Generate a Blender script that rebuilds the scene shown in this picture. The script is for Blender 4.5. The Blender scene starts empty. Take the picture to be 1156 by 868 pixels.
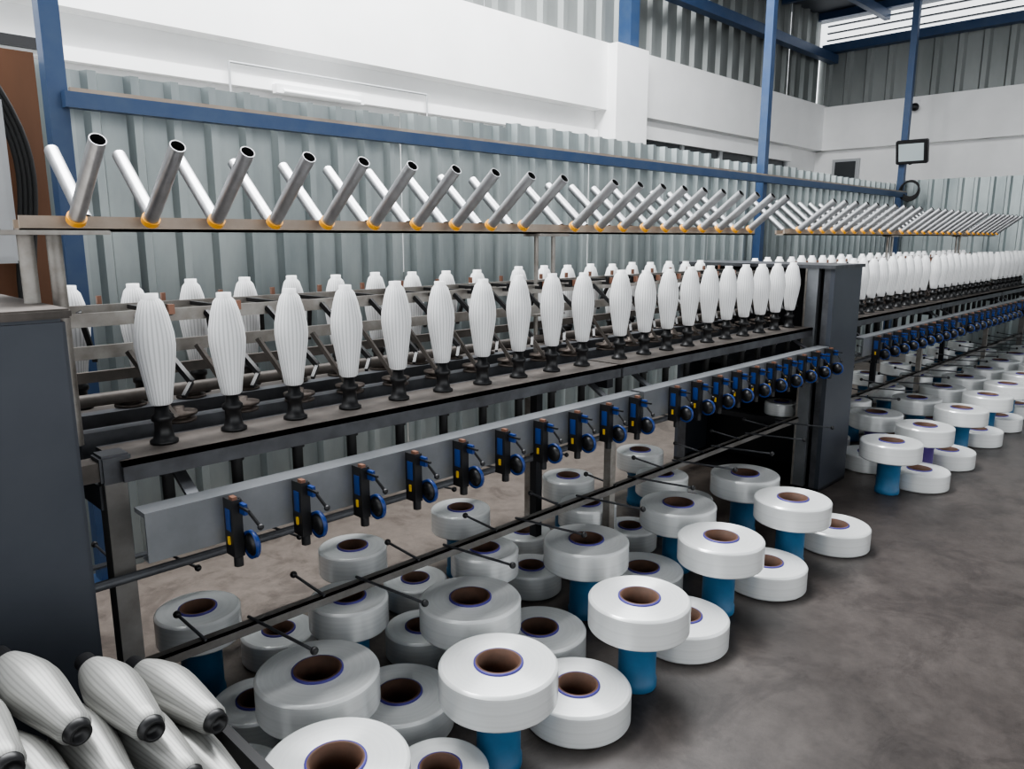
import bpy, math, random
from mathutils import Vector, Matrix
random.seed(4)
D=bpy.data; C=bpy.context
# ------------------------------------------------------------------ materials
def mat(name, base, metal=0.0, rough=0.5, var=None, scale=5.0, bump=0.0, stretch=(1,1,1), detail=6, spec=0.5, emit=None, coat=0, sheets=0):
    m=D.materials.new(name); m.use_nodes=True
    nt=m.node_tree; N=nt.nodes; L=nt.links
    b=N["Principled BSDF"]
    b.inputs["Base Color"].default_value=(*base,1)
    b.inputs["Metallic"].default_value=metal
    b.inputs["Roughness"].default_value=rough
    b.inputs["Specular IOR Level"].default_value=spec
    b.inputs["Coat Weight"].default_value=coat
    if emit:
        b.inputs["Emission Color"].default_value=(*emit[0],1); b.inputs["Emission Strength"].default_value=emit[1]
    if var or bump:
        tc=N.new("ShaderNodeTexCoord"); mp=N.new("ShaderNodeMapping"); mp.inputs["Scale"].default_value=stretch
        L.new(tc.outputs["Object"],mp.inputs["Vector"])
        nz=N.new("ShaderNodeTexNoise"); nz.inputs["Scale"].default_value=scale; nz.inputs["Detail"].default_value=detail
        nz.inputs["Roughness"].default_value=.6
        L.new(mp.outputs[0],nz.inputs["Vector"])
        if var:
            r=N.new("ShaderNodeValToRGB"); r.color_ramp.elements[0].position=.32; r.color_ramp.elements[1].position=.68
            r.color_ramp.elements[0].color=(*var,1); r.color_ramp.elements[1].color=(*base,1)
            L.new(nz.outputs[0],r.inputs[0]); out=r.outputs[0]
            if sheets:   # every metal sheet weathered a little differently
                sp=N.new("ShaderNodeSeparateXYZ"); L.new(tc.outputs["Object"],sp.inputs[0])
                su=N.new("ShaderNodeMath"); su.operation='SUBTRACT'; L.new(sp.outputs[0],su.inputs[0]); L.new(sp.outputs[1],su.inputs[1])
                dv=N.new("ShaderNodeMath"); dv.operation='DIVIDE'; dv.inputs[1].default_value=sheets; L.new(su.outputs[0],dv.inputs[0])
                fl=N.new("ShaderNodeMath"); fl.operation='FLOOR'; L.new(dv.outputs[0],fl.inputs[0])
                wn=N.new("ShaderNodeTexWhiteNoise"); wn.noise_dimensions='1D'; L.new(fl.outputs[0],wn.inputs["W"])
                mr=N.new("ShaderNodeMapRange"); mr.inputs[3].default_value=.75; mr.inputs[4].default_value=1.12; L.new(wn.outputs["Value"],mr.inputs[0])
                vm=N.new("ShaderNodeVectorMath"); vm.operation='SCALE'; L.new(out,vm.inputs[0]); L.new(mr.outputs[0],vm.inputs["Scale"]); out=vm.outputs[0]
            L.new(out,b.inputs["Base Color"])
        if bump:
            bp=N.new("ShaderNodeBump"); bp.inputs["Strength"].default_value=bump; bp.inputs["Distance"].default_value=.01
            L.new(nz.outputs[0],bp.inputs["Height"]); L.new(bp.outputs[0],b.inputs["Normal"])
    return m

def yarn_mat(name, base, stripes=0, metal=.15, rough=.36, aniso=.8, dark=.75):
    m=mat(name,base,metal,rough); nt=m.node_tree; N=nt.nodes; L=nt.links; b=N["Principled BSDF"]
    b.inputs["Anisotropic"].default_value=aniso
    b.inputs["Anisotropic Rotation"].default_value=.25
    tg=N.new("ShaderNodeTangent"); tg.direction_type='RADIAL'; tg.axis='Z'
    L.new(tg.outputs[0],b.inputs["Tangent"])
    tc=N.new("ShaderNodeTexCoord")
    if stripes:  # yarn striations, with their reflected streaks painted into the colour around the axis
        sp=N.new("ShaderNodeSeparateXYZ"); L.new(tc.outputs["Object"],sp.inputs[0])
        at=N.new("ShaderNodeMath"); at.operation='ARCTAN2'; L.new(sp.outputs[1],at.inputs[0]); L.new(sp.outputs[0],at.inputs[1])
        mu=N.new("ShaderNodeMath"); mu.operation='MULTIPLY'; mu.inputs[1].default_value=stripes; L.new(at.outputs[0],mu.inputs[0])
        si=N.new("ShaderNodeMath"); si.operation='SINE'; L.new(mu.outputs[0],si.inputs[0])
        r=N.new("ShaderNodeValToRGB"); r.color_ramp.elements[0].position=.0; r.color_ramp.elements[1].position=.55
        r.color_ramp.elements[0].color=(base[0]*dark,base[1]*dark,base[2]*dark,1); r.color_ramp.elements[1].color=(*base,1)
        mr=N.new("ShaderNodeMapRange"); mr.inputs[1].default_value=-1; mr.inputs[2].default_value=1
        L.new(si.outputs[0],mr.inputs[0]); L.new(mr.outputs[0],r.inputs[0]); L.new(r.outputs[0],b.inputs["Base Color"])
    else:
        nz=N.new("ShaderNodeTexNoise"); nz.inputs["Scale"].default_value=1
        sp=N.new("ShaderNodeSeparateXYZ"); L.new(tc.outputs["Object"],sp.inputs[0])
        ln=N.new("ShaderNodeVectorMath"); ln.operation='LENGTH'
        cb=N.new("ShaderNodeCombineXYZ"); L.new(sp.outputs[0],cb.inputs[0]); L.new(sp.outputs[1],cb.inputs[1]); L.new(cb.outputs[0],ln.inputs[0])
        cb2=N.new("ShaderNodeCombineXYZ")
        m1=N.new("ShaderNodeMath"); m1.operation='MULTIPLY'; m1.inputs[1].default_value=160; L.new(ln.outputs["Value"],m1.inputs[0])
        m2=N.new("ShaderNodeMath"); m2.operation='MULTIPLY'; m2.inputs[1].default_value=120; L.new(sp.outputs[2],m2.inputs[0])
        L.new(m1.outputs[0],cb2.inputs[0]); L.new(m2.outputs[0],cb2.inputs[1]); L.new(cb2.outputs[0],nz.inputs["Vector"])
        r=N.new("ShaderNodeValToRGB"); r.color_ramp.elements[0].position=.25; r.color_ramp.elements[1].position=.6
        r.color_ramp.elements[0].color=(base[0]*.92,base[1]*.92,base[2]*.92,1); r.color_ramp.elements[1].color=(*base,1)
        L.new(nz.outputs[0],r.inputs[0]); L.new(r.outputs[0],b.inputs["Base Color"])
    return m

M={}
M['slate']=mat("slate_paint",(.066,.073,.088),.2,.42,(.050,.057,.071),3)
M['slate_d']=mat("dark_panel",(.016,.017,.021),.2,.5)
M['steel']=mat("painted_steel",(.11,.115,.125),.45,.45,(.055,.055,.06),9,.05)
M['steel_l']=mat("galvanised_bar",(.36,.345,.32),.6,.45,(.2,.18,.16),12)
M['creel']=mat("creel_bar_paint",(.22,.215,.205),.4,.5,(.13,.12,.11),8)
M['dusty']=mat("dusty_steel",(.14,.122,.11),.3,.6,(.06,.053,.047),8,.1)
M['black']=mat("black_plastic",(.012,.012,.013),0,.4)
M['rub']=mat("black_rubber",(.02,.02,.02),0,.7)
M['alu']=mat("aluminium_tube",(.50,.505,.515),.92,.38,(.40,.40,.41),30,0,(1,1,.1))
M['alu_in']=mat("tube_inside",(.05,.05,.05),.6,.5)
M['orange']=mat("orange_cap",(.85,.38,.03),0,.4)
M['yellow']=mat("yellow_plastic",(.7,.45,.04),0,.4)
M['bluep']=mat("blue_plastic",(.012,.04,.17),0,.35)
M['copper']=mat("copper_fitting",(.25,.13,.09),.5,.4)
M['tan']=mat("tan_rail",(.40,.34,.28),.2,.5,(.28,.23,.19),6)
M['panel']=mat("grey_sheet_panel",(.26,.27,.285),.6,.42,(.17,.18,.19),4)
M['disc']=mat("worn_pulley",(.17,.145,.13),.6,.45,(.08,.065,.055),20)
M['yarn']=yarn_mat("filament_yarn",(.80,.815,.81),0,.28,.27,.9)
M['cone']=yarn_mat("bobbin_yarn",(.90,.905,.905),26,.0,.5,.6,.68)
M['cone2']=yarn_mat("greige_bobbin_yarn",(.35,.35,.335),34,.35,.38,.8,.78)
M['card']=mat("brown_cardboard",(.11,.055,.035),0,.7,(.07,.038,.025),20)
M['purple']=mat("purple_rim",(.06,.05,.24),0,.5)
M['white']=mat("white_plastic",(.8,.8,.8),0,.4)
M['stand']=mat("blue_stand",(.035,.145,.28),0,.5,(.02,.10,.20),6)
M['standp']=mat("purple_stand",(.08,.05,.20),0,.45)
M['bluepaint']=mat("blue_paint",(.03,.065,.15),.1,.42,(.05,.085,.16),8)
M['wallw']=mat("white_plaster",(.90,.90,.895),0,.8,(.80,.80,.795),1.3,.05)
M['fence']=mat("galvanised_sheet",(.48,.525,.52),.6,.40,(.28,.32,.325),2.2,0,(1.2,1.2,.35),sheets=.85)
M['fence2']=mat("weathered_cladding",(.28,.295,.29),.4,.5,(.20,.215,.21),1.5,0,(1,1,.3),sheets=3.0)
M['roof']=mat("roof_sheet",(.06,.07,.085),.3,.6)
M['wood']=mat("plywood",(.20,.09,.045),0,.6,(.13,.06,.03),3,.05,(1,1,.15))
M['box']=mat("grey_enclosure",(.42,.43,.44),.2,.45)
M['glass']=mat("dark_window",(.05,.055,.06),.2,.25)
M['lampg']=mat("floodlight_glass",(.5,.57,.58),0,.2)
M['tube_l']=mat("fluorescent_tube",(.9,.9,.9),0,.4)

def floor_mat():
    m=D.materials.new("polished_concrete"); m.use_nodes=True; nt=m.node_tree; N=nt.nodes; L=nt.links; b=N["Principled BSDF"]
    tc=N.new("ShaderNodeTexCoord")
    n1=N.new("ShaderNodeTexNoise"); n1.inputs["Scale"].default_value=1.1; n1.inputs["Detail"].default_value=9; n1.inputs["Roughness"].default_value=.66; n1.inputs["Distortion"].default_value=.4
    n2=N.new("ShaderNodeTexNoise"); n2.inputs["Scale"].default_value=14; n2.inputs["Detail"].default_value=8; n2.inputs["Roughness"].default_value=.7
    n3=N.new("ShaderNodeTexNoise"); n3.inputs["Scale"].default_value=3.2; n3.inputs["Detail"].default_value=10; n3.inputs["Roughness"].default_value=.75; n3.inputs["Distortion"].default_value=1.2
    for n in(n1,n2,n3): L.new(tc.outputs["Object"],n.inputs["Vector"])
    r1=N.new("ShaderNodeValToRGB"); r1.color_ramp.elements[0].position=.36; r1.color_ramp.elements[1].position=.66
    r1.color_ramp.elements[0].color=(.034,.028,.026,1); r1.color_ramp.elements[1].color=(.082,.071,.066,1)
    L.new(n1.outputs[0],r1.inputs[0])
    sp=N.new("ShaderNodeSeparateXYZ"); L.new(tc.outputs["Object"],sp.inputs[0])
    ad=N.new("ShaderNodeMath"); ad.operation='MULTIPLY_ADD'; ad.inputs[1].default_value=.9; L.new(n1.outputs[0],ad.inputs[0]); L.new(sp.outputs[1],ad.inputs[2])
    mr=N.new("ShaderNodeMapRange"); mr.inputs[1].default_value=1.9; mr.inputs[2].default_value=2.9; L.new(ad.outputs[0],mr.inputs[0])
    md=N.new("ShaderNodeMix"); md.data_type='RGBA'; L.new(mr.outputs[0],md.inputs[0]); L.new(r1.outputs[0],md.inputs[6]); md.inputs[7].default_value=(.115,.098,.086,1)
    mx=N.new("ShaderNodeMix"); mx.data_type='RGBA'; mx.blend_type='MULTIPLY'; mx.inputs[0].default_value=.7
    r2=N.new("ShaderNodeValToRGB"); r2.color_ramp.elements[0].position=.3; r2.color_ramp.elements[1].position=.6
    r2.color_ramp.elements[0].color=(.6,.58,.56,1); r2.color_ramp.elements[1].color=(1.1,1.08,1.06,1)
    L.new(n2.outputs[0],r2.inputs[0]); L.new(md.outputs[2],mx.inputs[6]); L.new(r2.outputs[0],mx.inputs[7])
    # dark oil scuffs
    m3=N.new("ShaderNodeMix"); m3.data_type='RGBA'; m3.blend_type='MULTIPLY'; m3.inputs[0].default_value=.8
    r3=N.new("ShaderNodeValToRGB"); r3.color_ramp.elements[0].position=.40; r3.color_ramp.elements[1].position=.50
    r3.color_ramp.elements[0].color=(.62,.6,.6,1); r3.color_ramp.elements[1].color=(1,1,1,1)
    L.new(n3.outputs[0],r3.inputs[0]); L.new(mx.outputs[2],m3.inputs[6]); L.new(r3.outputs[0],m3.inputs[7])
    L.new(m3.outputs[2],b.inputs["Base Color"])
    rr=N.new("ShaderNodeMapRange"); rr.inputs[3].default_value=.28; rr.inputs[4].default_value=.6
    L.new(n1.outputs[0],rr.inputs[0]); L.new(rr.outputs[0],b.inputs["Roughness"])
    bp=N.new("ShaderNodeBump"); bp.inputs["Strength"].default_value=.12; bp.inputs["Distance"].default_value=.01
    L.new(n2.outputs[0],bp.inputs["Height"]); L.new(bp.outputs[0],b.inputs["Normal"])
    return m
M['floor']=floor_mat()
MK=list(M.keys())

# ------------------------------------------------------------------ mesh builder
class Bd:
    def __init__(s): s.v=[]; s.f=[]; s.m=[]; s.sm=[]
    def add(s,vs,fs,m,smooth=False,mx=None):
        o=len(s.v)
        for p in vs:
            p=Vector(p)
            if mx is not None: p=mx@p
            s.v.append(p)
        for k,f in enumerate(fs):
            s.f.append([i+o for i in f]); s.m.append(m); s.sm.append(smooth)
    def box(s,c,d,m,mx=None,bev=0):
        x,y,z=[a/2 for a in d]; cx,cy,cz=c
        if bev<=0:
            vs=[(cx+a*x,cy+b*y,cz+e*z) for a in(-1,1) for b in(-1,1) for e in(-1,1)]
            fs=[(0,1,3,2),(4,6,7,5),(0,4,5,1),(2,3,7,6),(0,2,6,4),(1,5,7,3)]
            s.add(vs,fs,m,False,mx)
        else:
            import bmesh
            bm=bmesh.new(); bmesh.ops.create_cube(bm,size=1)
            for v in bm.verts: v.co=Vector((v.co.x*d[0]+cx,v.co.y*d[1]+cy,v.co.z*d[2]+cz))
            bmesh.ops.bevel(bm,geom=bm.edges[:],offset=bev,segments=2,affect='EDGES')
            bm.verts.index_update()
            s.add([v.co.copy() for v in bm.verts],[[v.index for v in f.verts] for f in bm.faces],m,False,mx); bm.free()
    def b2(s,a,b,m,bev=0):
        s.box([(a[i]+b[i])/2 for i in range(3)],[abs(b[i]-a[i]) for i in range(3)],m,None,bev)
    def lathe(s,prof,m,n=24,mx=None,ms=None):
        vs=[]
        for r,z in prof:
            for k in range(n):
                a=2*math.pi*k/n; vs.append((r*math.cos(a),r*math.sin(a),z))
        o=len(s.v)
        for p in vs:
            p=Vector(p); s.v.append(mx@p if mx is not None else p)
        for j in range(len(prof)-1):
            mm=ms[j] if ms else m
            for k in range(n):
                s.f.append([o+j*n+k,o+j*n+(k+1)%n,o+(j+1)*n+(k+1)%n,o+(j+1)*n+k]); s.m.append(mm); s.sm.append(True)
    def frame(s,p1,p2):
        p1=Vector(p1);p2=Vector(p2); d=p2-p1
        q=d.to_track_quat('Z','Y'); return Matrix.Translation(p1)@q.to_matrix().to_4x4(), d.length
    def cyl(s,p1,p2,r,m,n=12,r2=None):
        mx,l=s.frame(p1,p2); r2=r if r2 is None else r2
        s.lathe([(0.0005,0),(r,0)],m,n,mx); s.lathe([(r,0),(r2,l)],m,n,mx); s.lathe([(r2,l),(0.0005,l)],m,n,mx)
    def bar(s,p1,p2,w,h,m):
        mx,l=s.frame(p1,p2); s.box((0,0,l/2),(w,h,l),m,mx)
    def ball(s,c,r,m,n=10):
        pr=[(max(.0004,r*math.sin(math.pi*k/n)),-r*math.cos(math.pi*k/n)) for k in range(n+1)]
        s.lathe(pr,m,12,Matrix.Translation(Vector(c)))
    def pipe(s,p1,p2,r,ri,mo,mi,n=20):
        mx,l=s.frame(p1,p2)
        s.lathe([(ri,0),(r,0)],mo,n,mx);s.lathe([(r,0),(r,l)],mo,n,mx); s.lathe([(r,l),(ri,l)],mo,n,mx); s.lathe([(ri,l),(ri,l*.02)],mi,n,mx); s.lathe([(ri,l*.02),(.0005,l*.02)],mi,n,mx)
    def torus(s,c,R,r,m,mx0=None,n=28,k=8):
        mx=Matrix.Translation(Vector(c))@(mx0 or Matrix.Identity(4))
        s.lathe([(R+r*math.cos(2*math.pi*i/k),r*math.sin(2*math.pi*i/k)) for i in range(k+1)],m,n,mx)
    def mesh(s,name):
        me=D.meshes.new(name); me.from_pydata([tuple(v) for v in s.v],[],s.f)
        used=sorted(set(s.m),key=MK.index)
        for k in used: me.materials.append(M[k])
        ix={k:i for i,k in enumerate(used)}
        for i,p in enumerate(me.polygons): p.material_index=ix[s.m[i]]; p.use_smooth=s.sm[i]
        me.update(); return me
    def obj(s,name,parent=None,loc=(0,0,0)):
        ob=D.objects.new(name,s.mesh(name)); C.collection.objects.link(ob); ob.location=loc
        if parent: ob.parent=parent
        return ob
def empty(name,loc=(0,0,0)):
    e=D.objects.new(name,None); C.collection.objects.link(e); e.location=loc; e.empty_display_size=.1; return e
def inst(name,me,loc,parent=None,rot=None,scale=None):
    o=D.objects.new(name,me); C.collection.objects.link(o); o.location=loc
    if rot is not None: o.rotation_euler=rot
    if scale: o.scale=scale
    if parent: o.parent=parent
    return o

# ------------------------------------------------------------------ room
b=Bd(); b.b2((-5,-7,-.1),(12.2,5.4,0),'floor'); b.obj("floor")

def corr(b,p0,dirv,length,z0,z1,m,period=.2,depth=.03,jit=0,sheet=1.0,nrm=(0,-1)):
    n=int(math.ceil(length/sheet)); prof=[(0,0),(.30,0),(.40,1),(.60,1),(.70,0)]
    for k in range(n):
        s0=k*sheet; s1=min(length,(k+1)*sheet)+.0
        top=z1+random.uniform(-jit,jit); off=.004*(k%2)
        pts=[]; q=0
        while q*period<=s1-s0+1e-6:
            for a,d in prof:
                s=s0+(q+a)*period
                if s<=s1+1e-6: pts.append((s,d))
            q+=1
        if pts[-1][0]<s1-1e-4: pts.append((s1,0))
        vs=[];fs=[]
        for s,d in pts:
            x=p0[0]+dirv[0]*s+nrm[0]*(d*depth+off); y=p0[1]+dirv[1]*s+nrm[1]*(d*depth+off)
            vs+= [(x,y,z0),(x,y,top)]
        for i in range(len(pts)-1): fs.append((2*i,2*i+2,2*i+3,2*i+1))
        b.add(vs,fs,m)
b=Bd(); corr(b,(-1.5,3.62),(1,0),12.25,0,2.20,'fence',.17,.04,.03,.85)
corr(b,(10.75,3.6),(0,-1),7,0,2.20,'fence',.17,.04,.025,.85,(-1,0))
b.b2((-1.5,3.625,1.25),(10.7,3.66,1.30),'steel_l'); b.obj("corrugated_fence")

b=Bd()
b.b2((-4,5.25,0),(12,5.4,2.82),'wallw')
b.b2((-4,5.1,2.80),(12,5.4,3.45),'wallw')
b.b2((-4,5.17,2.52),(6.5,5.25,2.60),'wallw')
b.b2((6.55,4.98,0),(7.1,5.26,3.44),'wallw')
b.b2((1.15,5.14,2.55),(1.40,5.18,2.61),'black')
b.obj("wall_back")
b=Bd(); b.b2((7.25,5.20,2.1),(10.9,5.25,2.60),'glass')
for x in (7.25,8.1,9.0,9.9,10.85): b.b2((x,5.17,2.1),(x+.06,5.24,2.60),'box')
b.b2((7.2,5.14,2.58),(10.95,5.25,2.72),'wallw'); b.obj("window_1")
b=Bd(); corr(b,(-4,5.3),(1,0),16,3.45,4.9,'fence2',.3,.05,0,3.0)
b.b2((6.9,5.08,3.3),(7.05,5.24,4.9),'bluepaint'); b.obj("wall_back_cladding")
b=Bd()
b.b2((12,-7,0),(12.2,5.4,2.82),'wallw'); b.b2((11.88,-7,2.80),(12.2,5.25,3.43),'wallw')
b.obj("wall_right")
b=Bd(); corr(b,(12.05,5.3),(0,-1),12.3,3.4,4.30,'fence2',.3,.05,0,3.0,(-1,0)); b.obj("wall_right_cladding")
b=Bd(); b.b2((11.95,4.55,2.2),(12.0,4.95,2.66),'box'); b.b2((11.93,4.6,2.25),(11.96,4.9,2.62),'glass'); b.obj("grey_wall_box")  # grey box for an unidentified grey object on the wall, not a window
b=Bd()
b.b2((7.2,-6,4.76),(12.4,5.5,4.80),'roof')
b.b2((-5,-7,4.74),(7.2,.8,4.78),'roof')  # unseen rest of the roof, added to darken light and reflections from the camera side
b.b2((11.86,-6,4.2),(12.0,5.2,4.32),'bluepaint')
for z in (4.40,4.50,4.60,4.70): b.b2((12.0,-6,z),(12.05,5.2,z+.016),'roof')
b.b2((7,5.0,4.06),(12,5.12,4.18),'bluepaint')
for x in (8.2,9.4,10.6,11.8): b.b2((x,-6,4.66),(x+.07,5.3,4.76),'bluepaint')
for y in (-3,-.5,2,4.3): b.b2((7,y,4.54),(12,y+.08,4.66),'bluepaint')
b.obj("roof")
for nm,x,h in (("blue_steel_column",.97,6.2),("blue_steel_column",6.87,6.2),("blue_steel_column",10.62,4.6)):
    b=Bd(); b.b2((x-.036,3.46,0),(x+.036,3.535,h),'bluepaint'); b.b2((x-.1,3.4,0),(x+.1,3.57,.015),'bluepaint'); b.obj(nm)
b=Bd(); b.b2((.98,3.41,2.0),(10.62,3.46,2.06),'bluepaint'); b.b2((1.0,3.41,2.06),(10.6,3.43,2.075),'tan')
b.obj("blue_fence_rail")

e=empty("floodlight",(10.50,3.36,2.55)); e.rotation_euler=(0,math.radians(-14),0)
b=Bd(); b.box((0,0,0),(.07,.37,.29),'black',None,.01); b.box((-.04,0,0),(.01,.29,.21),'lampg')
for k in range(7): b.box((.045,-.15+.05*k,0),(.03,.008,.24),'black')
b.bar((.09,0.05,-.17),(.09,0.05,.1),.03,.03,'black'); b.obj("lamp_body",e)
b=Bd(); 
for k in range(4): b.torus((10.50-.012*k,3.34,2.10-.01*k),.10+.006*k,.010,'rub',Matrix.Rotation(math.pi/2,4,'Y'))
b.obj("cable_coil")
b=Bd(); b.b2((11.82,3.76,3.30),(11.88,3.84,3.37),'white'); b.ball((11.80,3.8,3.28),.055,'black'); b.obj("security_camera")
b=Bd(); b.b2((2.82,5.11,2.50),(3.55,5.17,2.56),'white'); b.cyl((2.86,5.09,2.51),(3.5,5.09,2.51),.015,'tube_l',10); b.obj("fluorescent_tube_light")
b=Bd(); b.cyl((2.5,5.15,2.66),(4.2,5.15,2.66),.008,'box',8); b.cyl((2.5,5.15,2.3),(2.5,5.15,2.66),.008,'box',8); b.cyl((4.2,5.15,2.3),(4.2,5.15,2.66),.008,'box',8); b.obj("wall_conduit")

# ------------------------------------------------------------------ bobbins / packages
CP=[(.023,0),(.028,.006),(.031,.03),(.039,.08),(.0455,.125),(.0475,.15),(.046,.18),(.037,.225),(.028,.254),(.021,.262)]
b=Bd()
b.lathe(CP,'cone',40)
b.lathe([(.021,.262),(.019,.263),(.019,.276),(.014,.276),(.014,.25),(.0005,.25)],'white',24)
cone_me=b.mesh("yarn_bobbin")
b=Bd()
b.lathe(CP,'cone2',40)
b.lathe([(.021,.262),(.019,.263),(.019,.30),(.015,.30),(.015,.25),(.0005,.25)],'black',24)
b.lathe([(.0005,-.002),(.013,-.002),(.014,-.016),(.019,-.016),(.0225,0)],'black',24)
loose_me=b.mesh("loose_bobbin")

def package_mesh(name,R,th,seed):
    b=Bd(); r0=.066 if R>.15 else .055
    c=.008
    b.lathe([(r0+.004,th-.001),(r0+.01,th),(R-c,th)],'yarn',64)
    b.lathe([(R-c,th),(R-.003,th-.003),(R,th-c)],'yarn',64)
    b.lathe([(R,th-c),(R,c)],'yarn',64)
    b.lathe([(R,c),(R-.003,.003),(R-c,0),(r0,0)],'yarn',64)
    b.lathe([(r0+.005,th-.002),(r0+.005,th+.004),(r0,th+.005)],'purple',40)
    b.lathe([(r0,th+.005),(r0-.006,th+.005),(r0-.006,.0),(r0,0)],'card',40)
    b.lathe([(r0-.006,.01),(.0005,.01)],'card',40)
    return b.mesh(name)
pkL=package_mesh("yarn_package_wide",.170,.108,1)
pkS=package_mesh("yarn_package_small",.132,.105,2)
def stand_mesh(name,m):
    b=Bd(); b.lathe([(.0005,0),(.066,0),(.068,.004),(.068,.03),(.064,.034),(.064,.17),(.068,.174),(.068,.208),(.066,.212),(.05,.212),(.05,.02)],m,36); return b.mesh(name)
stB=stand_mesh("blue_plastic_core",'stand'); stP=stand_mesh("purple_plastic_core",'standp')

PK=[(1.36,1.40,'U',0),(1.69,1.38,'L',0),(.98,1.73,'U',0),(1.27,1.75,'L',0),(.81,1.37,'U',0),(1.14,1.40,'L',1),(1.57,1.75,'U',0),(1.97,1.35,'U',0),(2.32,1.39,'L',0),(1.87,1.71,'L',0),
(1.54,2.40,'U',1),(1.29,2.05,'U',1),(.90,2.33,'U',1),(1.20,2.38,'L',1),(1.58,2.03,'L',1),(1.81,2.36,'L',1),(1.89,2.02,'U',1),(2.12,2.42,'U',1),(2.51,2.40,'L',1),(2.81,2.38,'U',1),(3.46,2.40,'U',1),
(2.57,2.06,'U',1),(2.23,1.79,'U',0),(2.24,2.10,'L',1),(2.92,2.07,'L',1),(2.56,1.74,'L',0),(3.17,2.06,'U',1),(3.5,2.1,'L',1),(2.85,1.76,'U',0),(2.63,1.42,'U',0),(2.99,1.39,'L',0),(3.47,1.76,'U',0),(3.28,1.42,'U',0),(3.64,1.36,'L',0),
(.70,2.13,'L',1),(.94,2.04,'L',1),(.70,1.75,'L',0),
(4.66,1.45,'U',0),(4.93,1.36,'L',0),(5.21,1.43,'U',0),(5.53,1.37,'L',0),(5.38,1.79,'U',0),(5.10,1.72,'L',0),(5.94,1.41,'U',0),(5.70,1.75,'L',0)]
for i in range(7):
    x=6.3+i*.62
    PK+=[(x+.3,1.40,'U',0),(x,1.38,'L',0),(x+.15,1.73,'L',0),(x-.2,1.75,'U',0)]
for i in range(14):
    x=5.0+i*.36
    PK+=[(x,2.08,'UL'[i%2],1),(x+.15,2.42,'LU'[i%2],1)]
for i,(x,y,k,sm) in enumerate(PK):
    me=pkS if sm else pkL
    z=.212 if k=='U' else 0
    a=random.uniform(0,6)
    if k=='U': inst("plastic_core_stand",stP if i in (39,41) else stB,(x,y,0),None,(0,0,a))
    inst("yarn_package",me,(x,y,z),None,(0,0,a))

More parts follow.
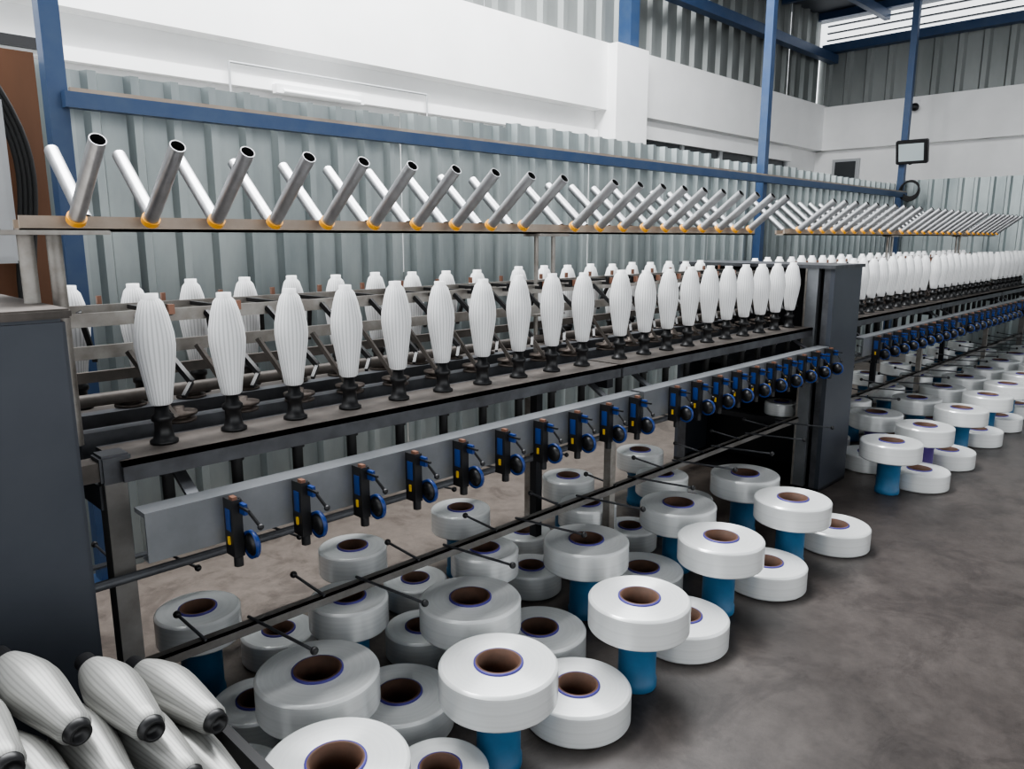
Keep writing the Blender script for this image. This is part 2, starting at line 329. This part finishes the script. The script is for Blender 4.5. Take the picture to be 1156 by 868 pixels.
# ------------------------------------------------------------------ winding machine
def machine(name,x0,x1,spX,bkX,tbX,devX,first=True):
    E=empty(name)
    R0=1.84
    f=Bd()
    cuts=[x0]+[ (a+b_)/2 for a,b_ in zip(spX,spX[1:]) if b_-a>.21]+[x1]
    for s,e in zip(cuts,cuts[1:]):
        for (ya,yb) in ((R0,2.02),(2.46,2.64)):
            f.b2((s+.008,ya,.972),(e-.008,yb,.985),'dusty')
        f.b2((s+.008,R0,.935),(e-.008,R0+.012,.985),'steel'); f.b2((s+.008,2.628,.925),(e-.008,2.64,.985),'steel')
        f.b2((s+.008,2.02,.93),(e-.008,2.032,.985),'steel')
    f.b2((x0,2.12,.90),(x1,2.17,1.0),'steel'); f.b2((x0,2.34,.90),(x1,2.39,1.0),'steel')
    f.b2((x0,2.17,.90),(x1,2.34,.905),'dusty')
    f.b2((x0,2.12,1.275),(x1,2.128,1.31),'steel_l'); f.b2((x0,2.38,1.275),(x1,2.388,1.31),'steel_l')
    f.b2((x0,2.20,1.18),(x1,2.215,1.215),'steel_l'); f.b2((x0,2.30,1.10),(x1,2.315,1.13),'dusty')
    f.cyl((x0,2.25,1.06),(x1,2.25,1.06),.018,'dusty',10)
    for x in [x0]+([] if first else [x1-.05]):
        for y in (1.9,2.6):
            f.b2((x-.025,y-.025,0),(x+.025,y+.025,.93),'creel'); f.b2((x-.05,y-.05,0),(x+.05,y+.05,.01),'steel')
        f.b2((x-.03,1.9,.86),(x+.03,2.6,.92),'steel')
        f.b2((x-.035,1.86,.93),(x+.035,1.93,1.0),'steel',.006)
        f.b2((x-.16,1.87,.94),(x+.0,1.93,.985),'dusty')
    for x in cuts[1:-1]:
        f.b2((x-.02,2.30,0),(x+.02,2.34,.93),'slate_d'); f.b2((x-.02,1.9,.88),(x+.02,2.6,.92),'slate_d')
    f.cyl((x0-.1,1.84,.70),(x1,1.84,.70),.012,'steel',8)
    f.obj("frame",E)
    g=Bd()
    for s,e in zip(cuts,cuts[1:]):
        g.b2((s+.01,1.735,.765),(e-.02,1.742,.885),'panel'); g.b2((s+.01,1.742,.873),(e-.02,1.80,.885),'panel'); g.b2((s+.01,1.742,.765),(e-.02,1.77,.77),'panel')
        for xx in (s+.15,e-.15): g.bar((xx,1.76,.85),(xx,1.9,.93),.03,.01,'steel')
        g.b2((s+.01,2.74,.765),(e-.02,2.747,.885),'panel'); g.b2((s+.01,2.69,.873),(e-.02,2.747,.885),'panel')
        for xx in (s+.15,e-.15): g.bar((xx,2.72,.85),(xx,2.6,.93),.03,.01,'steel')
    g.obj("lower_panel",E)
    d=Bd()
    for x in devX:
        for sg,Y in ((1,0),(-1,4.48)):
            q=lambda y: y if sg==1 else Y-y
            d.b2((x-.013,q(1.69),.735),(x+.013,q(1.735),.88),'black'); d.b2((x-.0145,q(1.70),.80),(x-.0132,q(1.725),.855),'bluep')
            d.b2((x-.010,q(1.69),.880),(x+.002,q(1.71),.888),'copper'); d.b2((x+.006,q(1.665),.845),(x+.015,q(1.70),.872),'bluep')
            d.b2((x+.003,q(1.64),.86),(x+.009,q(1.69),.866),'black')
            mx=Matrix.Translation((x+.014,q(1.668),.768))@Matrix.Rotation(math.pi/2,4,'Y')
            d.lathe([(.0005,0),(.024,0),(.024,.004),(.029,.004),(.035,.0),(.035,.012),(.030,.016),(.024,.012),(.0005,.012)],'black',20,mx,['black','black','black','bluep','bluep','bluep','black','black'])
            d.box((x-.015,q(1.712),.775),(.004,.008,.020),'yellow')
            d.box((x+.028,q(1.658),.764),(.004,.008,.022),'yellow')
            d.cyl((x,q(1.70),.735),(x,q(1.70),.71),.012,'black',8)
            d.bar((x+.01,q(1.70),.88),(x+.04,q(1.655),.81),.006,.006,'black')
            d.ball((x+.04,q(1.655),.81),.008,'black')
    d.obj("tension_devices",E)
    s=Bd()
    def spindle(x,y):
        mx=Matrix.Translation((x,y,.985))
        s.lathe([(.0005,0),(.034,0),(.034,.008),(.026,.012),(.021,.035),(.021,.055),(.027,.06),(.027,.072),(.018,.078),(.016,.105),(.0005,.105)],'black',18,mx)
        s.cyl((x,y,.985),(x,y,.82),.015,'rub',12)
        s.cyl((x,y,.93),(x,y,.90),.021,'black',12)
    for x in spX: spindle(x,1.95)
    for x in bkX: spindle(x,2.53)
    s.obj("spindles",E)
    a=Bd()
    for i,x in enumerate(spX):
        a.bar((x+.02,2.12,1.295),(x+.085,1.96,1.13),.014,.014,'black')
        a.bar((x+.085,1.96,1.13),(x+.05,1.93,1.10),.010,.010,'black')
        a.bar((x+.09,2.08,1.30),(x+.09,2.42,1.30),.012,.012,'black')
        a.box((x+.09,2.07,1.312),(.016,.014,.026),'copper')
        a.box((x+.09,2.088,1.31),(.02,.014,.03),'black')
        a.bar((x+.0,2.15,1.20),(x+.07,2.05,1.02),.016,.012,'dusty')
        mx=Matrix.Translation((x+.1,2.10,1.0))
        a.lathe([(.0005,.0),(.045,0),(.045,.007),(.03,.009),(.03,.017),(.048,.019),(.048,.026),(.015,.028),(.015,.04),(.0005,.04)],'disc',20,mx)
    for i,x in enumerate(bkX):
        a.bar((x-.02,2.38,1.295),(x+.05,2.52,1.13),.014,.014,'black')
        mx=Matrix.Translation((x+.1,2.40,1.0))
        a.lathe([(.0005,.0),(.045,0),(.045,.007),(.03,.009),(.03,.017),(.048,.019),(.048,.026),(.0005,.028)],'disc',16,mx)
        a.box((x+.05,2.43,1.32),(.012,.012,.024),'copper')
    a.obj("yarn_guides",E)
    t=Bd()
    rx0=min(tbX)-.12; rx1=max(tbX)+.14
    t.b2((rx0,2.245,1.515),(rx1,2.255,1.555),'tan'); t.b2((rx0,2.245,1.515),(rx1,2.31,1.523),'tan'); t.b2((rx0,2.30,1.515),(rx1,2.31,1.545),'tan')
    for x in tbX:
        t.pipe((x,2.205,1.548),(x,1.985,1.725),.0198,.0172,'alu','alu_in',20)
        t.pipe((x+.06,2.34,1.548),(x+.06,2.58,1.75),.0198,.0172,'alu','alu_in',20)
        t.cyl((x,2.212,1.5424),(x,2.2,1.552),.0240,'orange',20)
    t.obj("tube_holder_rail",E)
    p=Bd()
    for c in [cc for cc in cuts[1:-1]]:
        for dx in (-.05,.06):
            p.cyl((c+dx,2.28,1.0),(c+dx,2.28,1.515),.010,'steel_l',10)
        p.b2((c-.09,2.22,1.505),(c+.10,2.32,1.516),'steel_l'); p.b2((c-.09,2.24,1.16),(c+.10,2.32,1.17),'steel_l')
    p.obj("rail_posts",E)
    q=Bd()
    q.b2((x0,1.885,.435),(x1+.05,1.915,.442),'creel'); q.b2((x0,1.885,.412),(x1+.05,1.892,.442),'creel')
    q.b2((x0,2.585,.435),(x1+.05,2.615,.442),'steel')
    n=int((x1-x0)/.36)
    for i in range(n):
        xx=x0+.17+i*.36
        for yy in (1.9,2.6):
            q.cyl((xx,yy+.14,.465),(xx+.01,yy-.02,.447),.0045,'steel',8); q.ball((xx,yy+.14,.465),.011,'black')
            q.cyl((xx+.15,yy+.02,.447),(xx+.17,yy-.30,.465),.0045,'steel',8); q.ball((xx+.17,yy-.30,.465),.011,'black')
    q.obj("creel_bar",E)
    return E,cuts
sp1=[.706+.1857*i for i in range(10)]+[2.632+.1817*i for i in range(10)]
bk1=[.68+.184*i for i in range(10)]+[2.60+.182*i for i in range(10)]
tb1=[.63+.185*i for i in range(10)]+[2.62+.178*i for i in range(10)]
dv1=[.765+.1845*i for i in range(10)]+[2.71+.176*i for i in range(10)]
E1,c1=machine("yarn_winding_machine",.56,4.36,sp1,bk1,tb1,dv1)
sp2=[x for k in range(3) for x in [4.98+k*1.95+.185*i for i in range(10)]][:27]
E2,c2=machine("yarn_winding_machine",4.86,10.15,sp2,[x-.03 for x in sp2],[x-.1 for x in sp2],[x+.06 for x in sp2],False)
q=Bd()
for x,y,h in ((2.53,1.91,.74),(2.60,2.45,.74),(4.44,1.90,.62)):
    q.b2((x-.018,y-.018,0),(x+.018,y+.018,h),'steel_l')
q.b2((2.51,1.9,0),(2.55,2.6,.04),'steel')
q.obj("creel_posts",E1)
q=Bd()
for x in (6.6,8.6): q.b2((x-.018,1.89,0),(x+.018,1.926,.80),'steel_l')
q.obj("creel_posts",E2)
cb=Bd()
cb.b2((-.9,1.77,.03),(.465,2.72,1.335),'slate',.008); cb.b2((-.91,1.76,1.335),(.475,2.73,1.355),'dusty',.004); cb.b2((-.88,1.80,0),(.45,2.7,.03),'black')
cb.cyl((.455,1.97,1.355),(.455,1.97,1.515),.017,'steel_l',14); cb.cyl((.545,2.10,.98),(.545,2.10,1.515),.017,'steel_l',14)
cb.b2((.40,1.93,1.506),(.62,2.26,1.516),'steel_l')
cb.obj("left_cabinet",E1)
cb=Bd()
xa,xb=4.36,4.76
cb.b2((xa,1.74,.02),(xb,1.765,1.325),'slate'); cb.b2((xa,2.72,.02),(xb,2.745,1.325),'slate')
cb.b2((xa-.02,1.73,1.325),(xb+.02,2.755,1.345),'steel'); cb.b2((xa,1.74,0),(xb,2.745,.02),'black')
cb.b2((xb-.02,1.76,.02),(xb,2.72,1.325),'slate_d')
cb.b2((xa,1.765,.02),(xa+.02,1.80,1.325),'steel'); cb.b2((xa-.01,1.83,.02),(xa+.03,1.90,1.325),'panel'); cb.b2((xa-.015,1.895,.02),(xa+.03,1.905,1.325),'steel_l')
cb.b2((xa,2.66,.02),(xa+.02,2.72,1.325),'steel')
for z in (.37,.7): cb.b2((xa+.02,1.8,z),(xb-.02,2.7,z+.03),'slate_d')
for y,z,r in ((2.4,.55,.08),(2.15,.95,.09),(2.45,1.0,.07)):
    cb.cyl((xa+.05,y,z),(xa+.09,y,z),r,'black',28); cb.cyl((xa+.03,y,z),(xa+.1,y,z),r*.3,'steel',16)
cb.obj("right_cabinet",E1)
inst("cabinet_yarn_package",pkS,(4.53,2.08,.40),E1,None,(.78,.78,.78))
ER=empty("yarn_bobbin_row")
k=0
for xs,y in ((sp1,1.95),(bk1,2.53),(sp2,1.95),([x-.03 for x in sp2],2.53)):
    for x in xs:
        k+=1
        v=random.uniform(.965,1.02)
        inst("bobbin_%d"%k,cone_me,(x,y,1.085),ER,(random.uniform(-.015,.015),random.uniform(-.015,.015),random.uniform(0,6)),(v,v,random.uniform(.985,1.015)))

b=Bd(); b.b2((.1,3.0,.0),(.78,3.03,2.10),'wood'); b.obj("plywood_board")
b=Bd(); b.b2((-.2,2.80,1.42),(.63,2.97,1.92),'box',.008); b.b2((-.18,2.795,1.44),(.61,2.80,1.90),'box'); b.cyl((.57,2.78,1.52),(.57,2.80,1.52),.012,'steel_l',10)
b.cyl((.5,2.88,0),(.5,2.88,1.42),.02,'rub',8)
b.obj("electrical_enclosure")
cu=D.curves.new("cables",'CURVE'); cu.dimensions='3D'; cu.bevel_depth=.008; cu.materials.append(M['rub'])
for k in range(4):
    sp=cu.splines.new('BEZIER'); pts=[(.2,2.93,1.92),(.5,2.9,2.08-.02*k),(.68-.015*k,2.92,1.9),(.69-.015*k,2.93,1.3)]
    sp.bezier_points.add(3)
    for p,c in zip(sp.bezier_points,pts): p.co=c; p.handle_left_type=p.handle_right_type='AUTO'
co=D.objects.new("power_cables",cu); C.collection.objects.link(co)

# ------------------------------------------------------------------ crate with loose bobbins
ce=empty("bobbin_trolley",(0,0,0))
b=Bd()
X0,X1,Y0,Y1,Z0,Z1=-.35,.58,1.10,1.60,.30,.52
b.b2((X0,Y0,Z0),(X1,Y1,Z0+.02),'black')
b.b2((X0,Y0,Z0),(X0+.02,Y1,Z1),'black'); b.b2((X1-.02,Y0,Z0),(X1,Y1,Z1),'black'); b.b2((X0,Y0,Z0),(X1,Y0+.02,Z1),'black'); b.b2((X0,Y1-.02,Z0),(X1,Y1,Z1),'black')
for x in (X0+.05,X1-.05):
    for y in (Y0+.05,Y1-.05): b.b2((x-.02,y-.02,.06),(x+.02,y+.02,Z0),'steel'); b.cyl((x-.015,y,.04),(x+.015,y,.04),.04,'rub',16)
b.obj("trolley_body",ce)
lb=empty("loose_bobbins"); lb.parent=ce
n=0
LB=[(.085,1.40,.72),(.19,1.385,.714),(.29,1.44,.693),(.398,1.40,.667),(.51,1.42,.612),
    (.135,1.36,.63),(.24,1.33,.625),(.335,1.36,.61),(.44,1.34,.582),
    (.08,1.38,.545),(.185,1.36,.54),(.29,1.36,.53),(.39,1.33,.505),(.50,1.31,.515)]
for i in range(8): LB.append((-.28+.107*i,1.36,.44)); LB.append((-.26+.107*i,1.36,.37))
for i in range(3): LB.append((-.23+.11*i,1.38,.54)); LB.append((-.18+.11*i,1.38,.63))
for (x,y,z) in LB:
    n+=1
    inst("loose_bobbin_%d"%n,loose_me,(x+random.uniform(-.01,.01),y-.13,z),lb,(math.radians(-90+random.uniform(-2,7)),0,math.radians(random.uniform(-5,10))),(1.0,1.0,1.0))

# ------------------------------------------------------------------ light
w=D.worlds.new("overcast_sky"); C.scene.world=w; w.use_nodes=True
bg=w.node_tree.nodes["Background"]; bg.inputs[0].default_value=(.95,.975,1,1); bg.inputs[1].default_value=2.0
def area(name,loc,rot,sx,sy,e,col=(1,1,1)):
    l=D.lights.new(name,'AREA'); l.shape='RECTANGLE'; l.size=sx; l.size_y=sy; l.energy=e; l.color=col
    o=D.objects.new(name,l); C.collection.objects.link(o); o.location=loc; o.rotation_euler=rot; return o
area("skylight_panel",(2.5,3.4,5.6),(0,0,0),7,1.6,800,(.98,.99,1))
try: C.scene.view_settings.look='AgX - Medium High Contrast'
except Exception as ex: print(ex)

cam=D.cameras.new("camera"); cam.sensor_width=36; cam.lens=854/1156*36; cam.clip_start=.02
co=D.objects.new("camera",cam); C.collection.objects.link(co); co.location=(0,0,1.5)
co.rotation_euler=(math.radians(79),0,math.radians(-45.3)); C.scene.camera=co
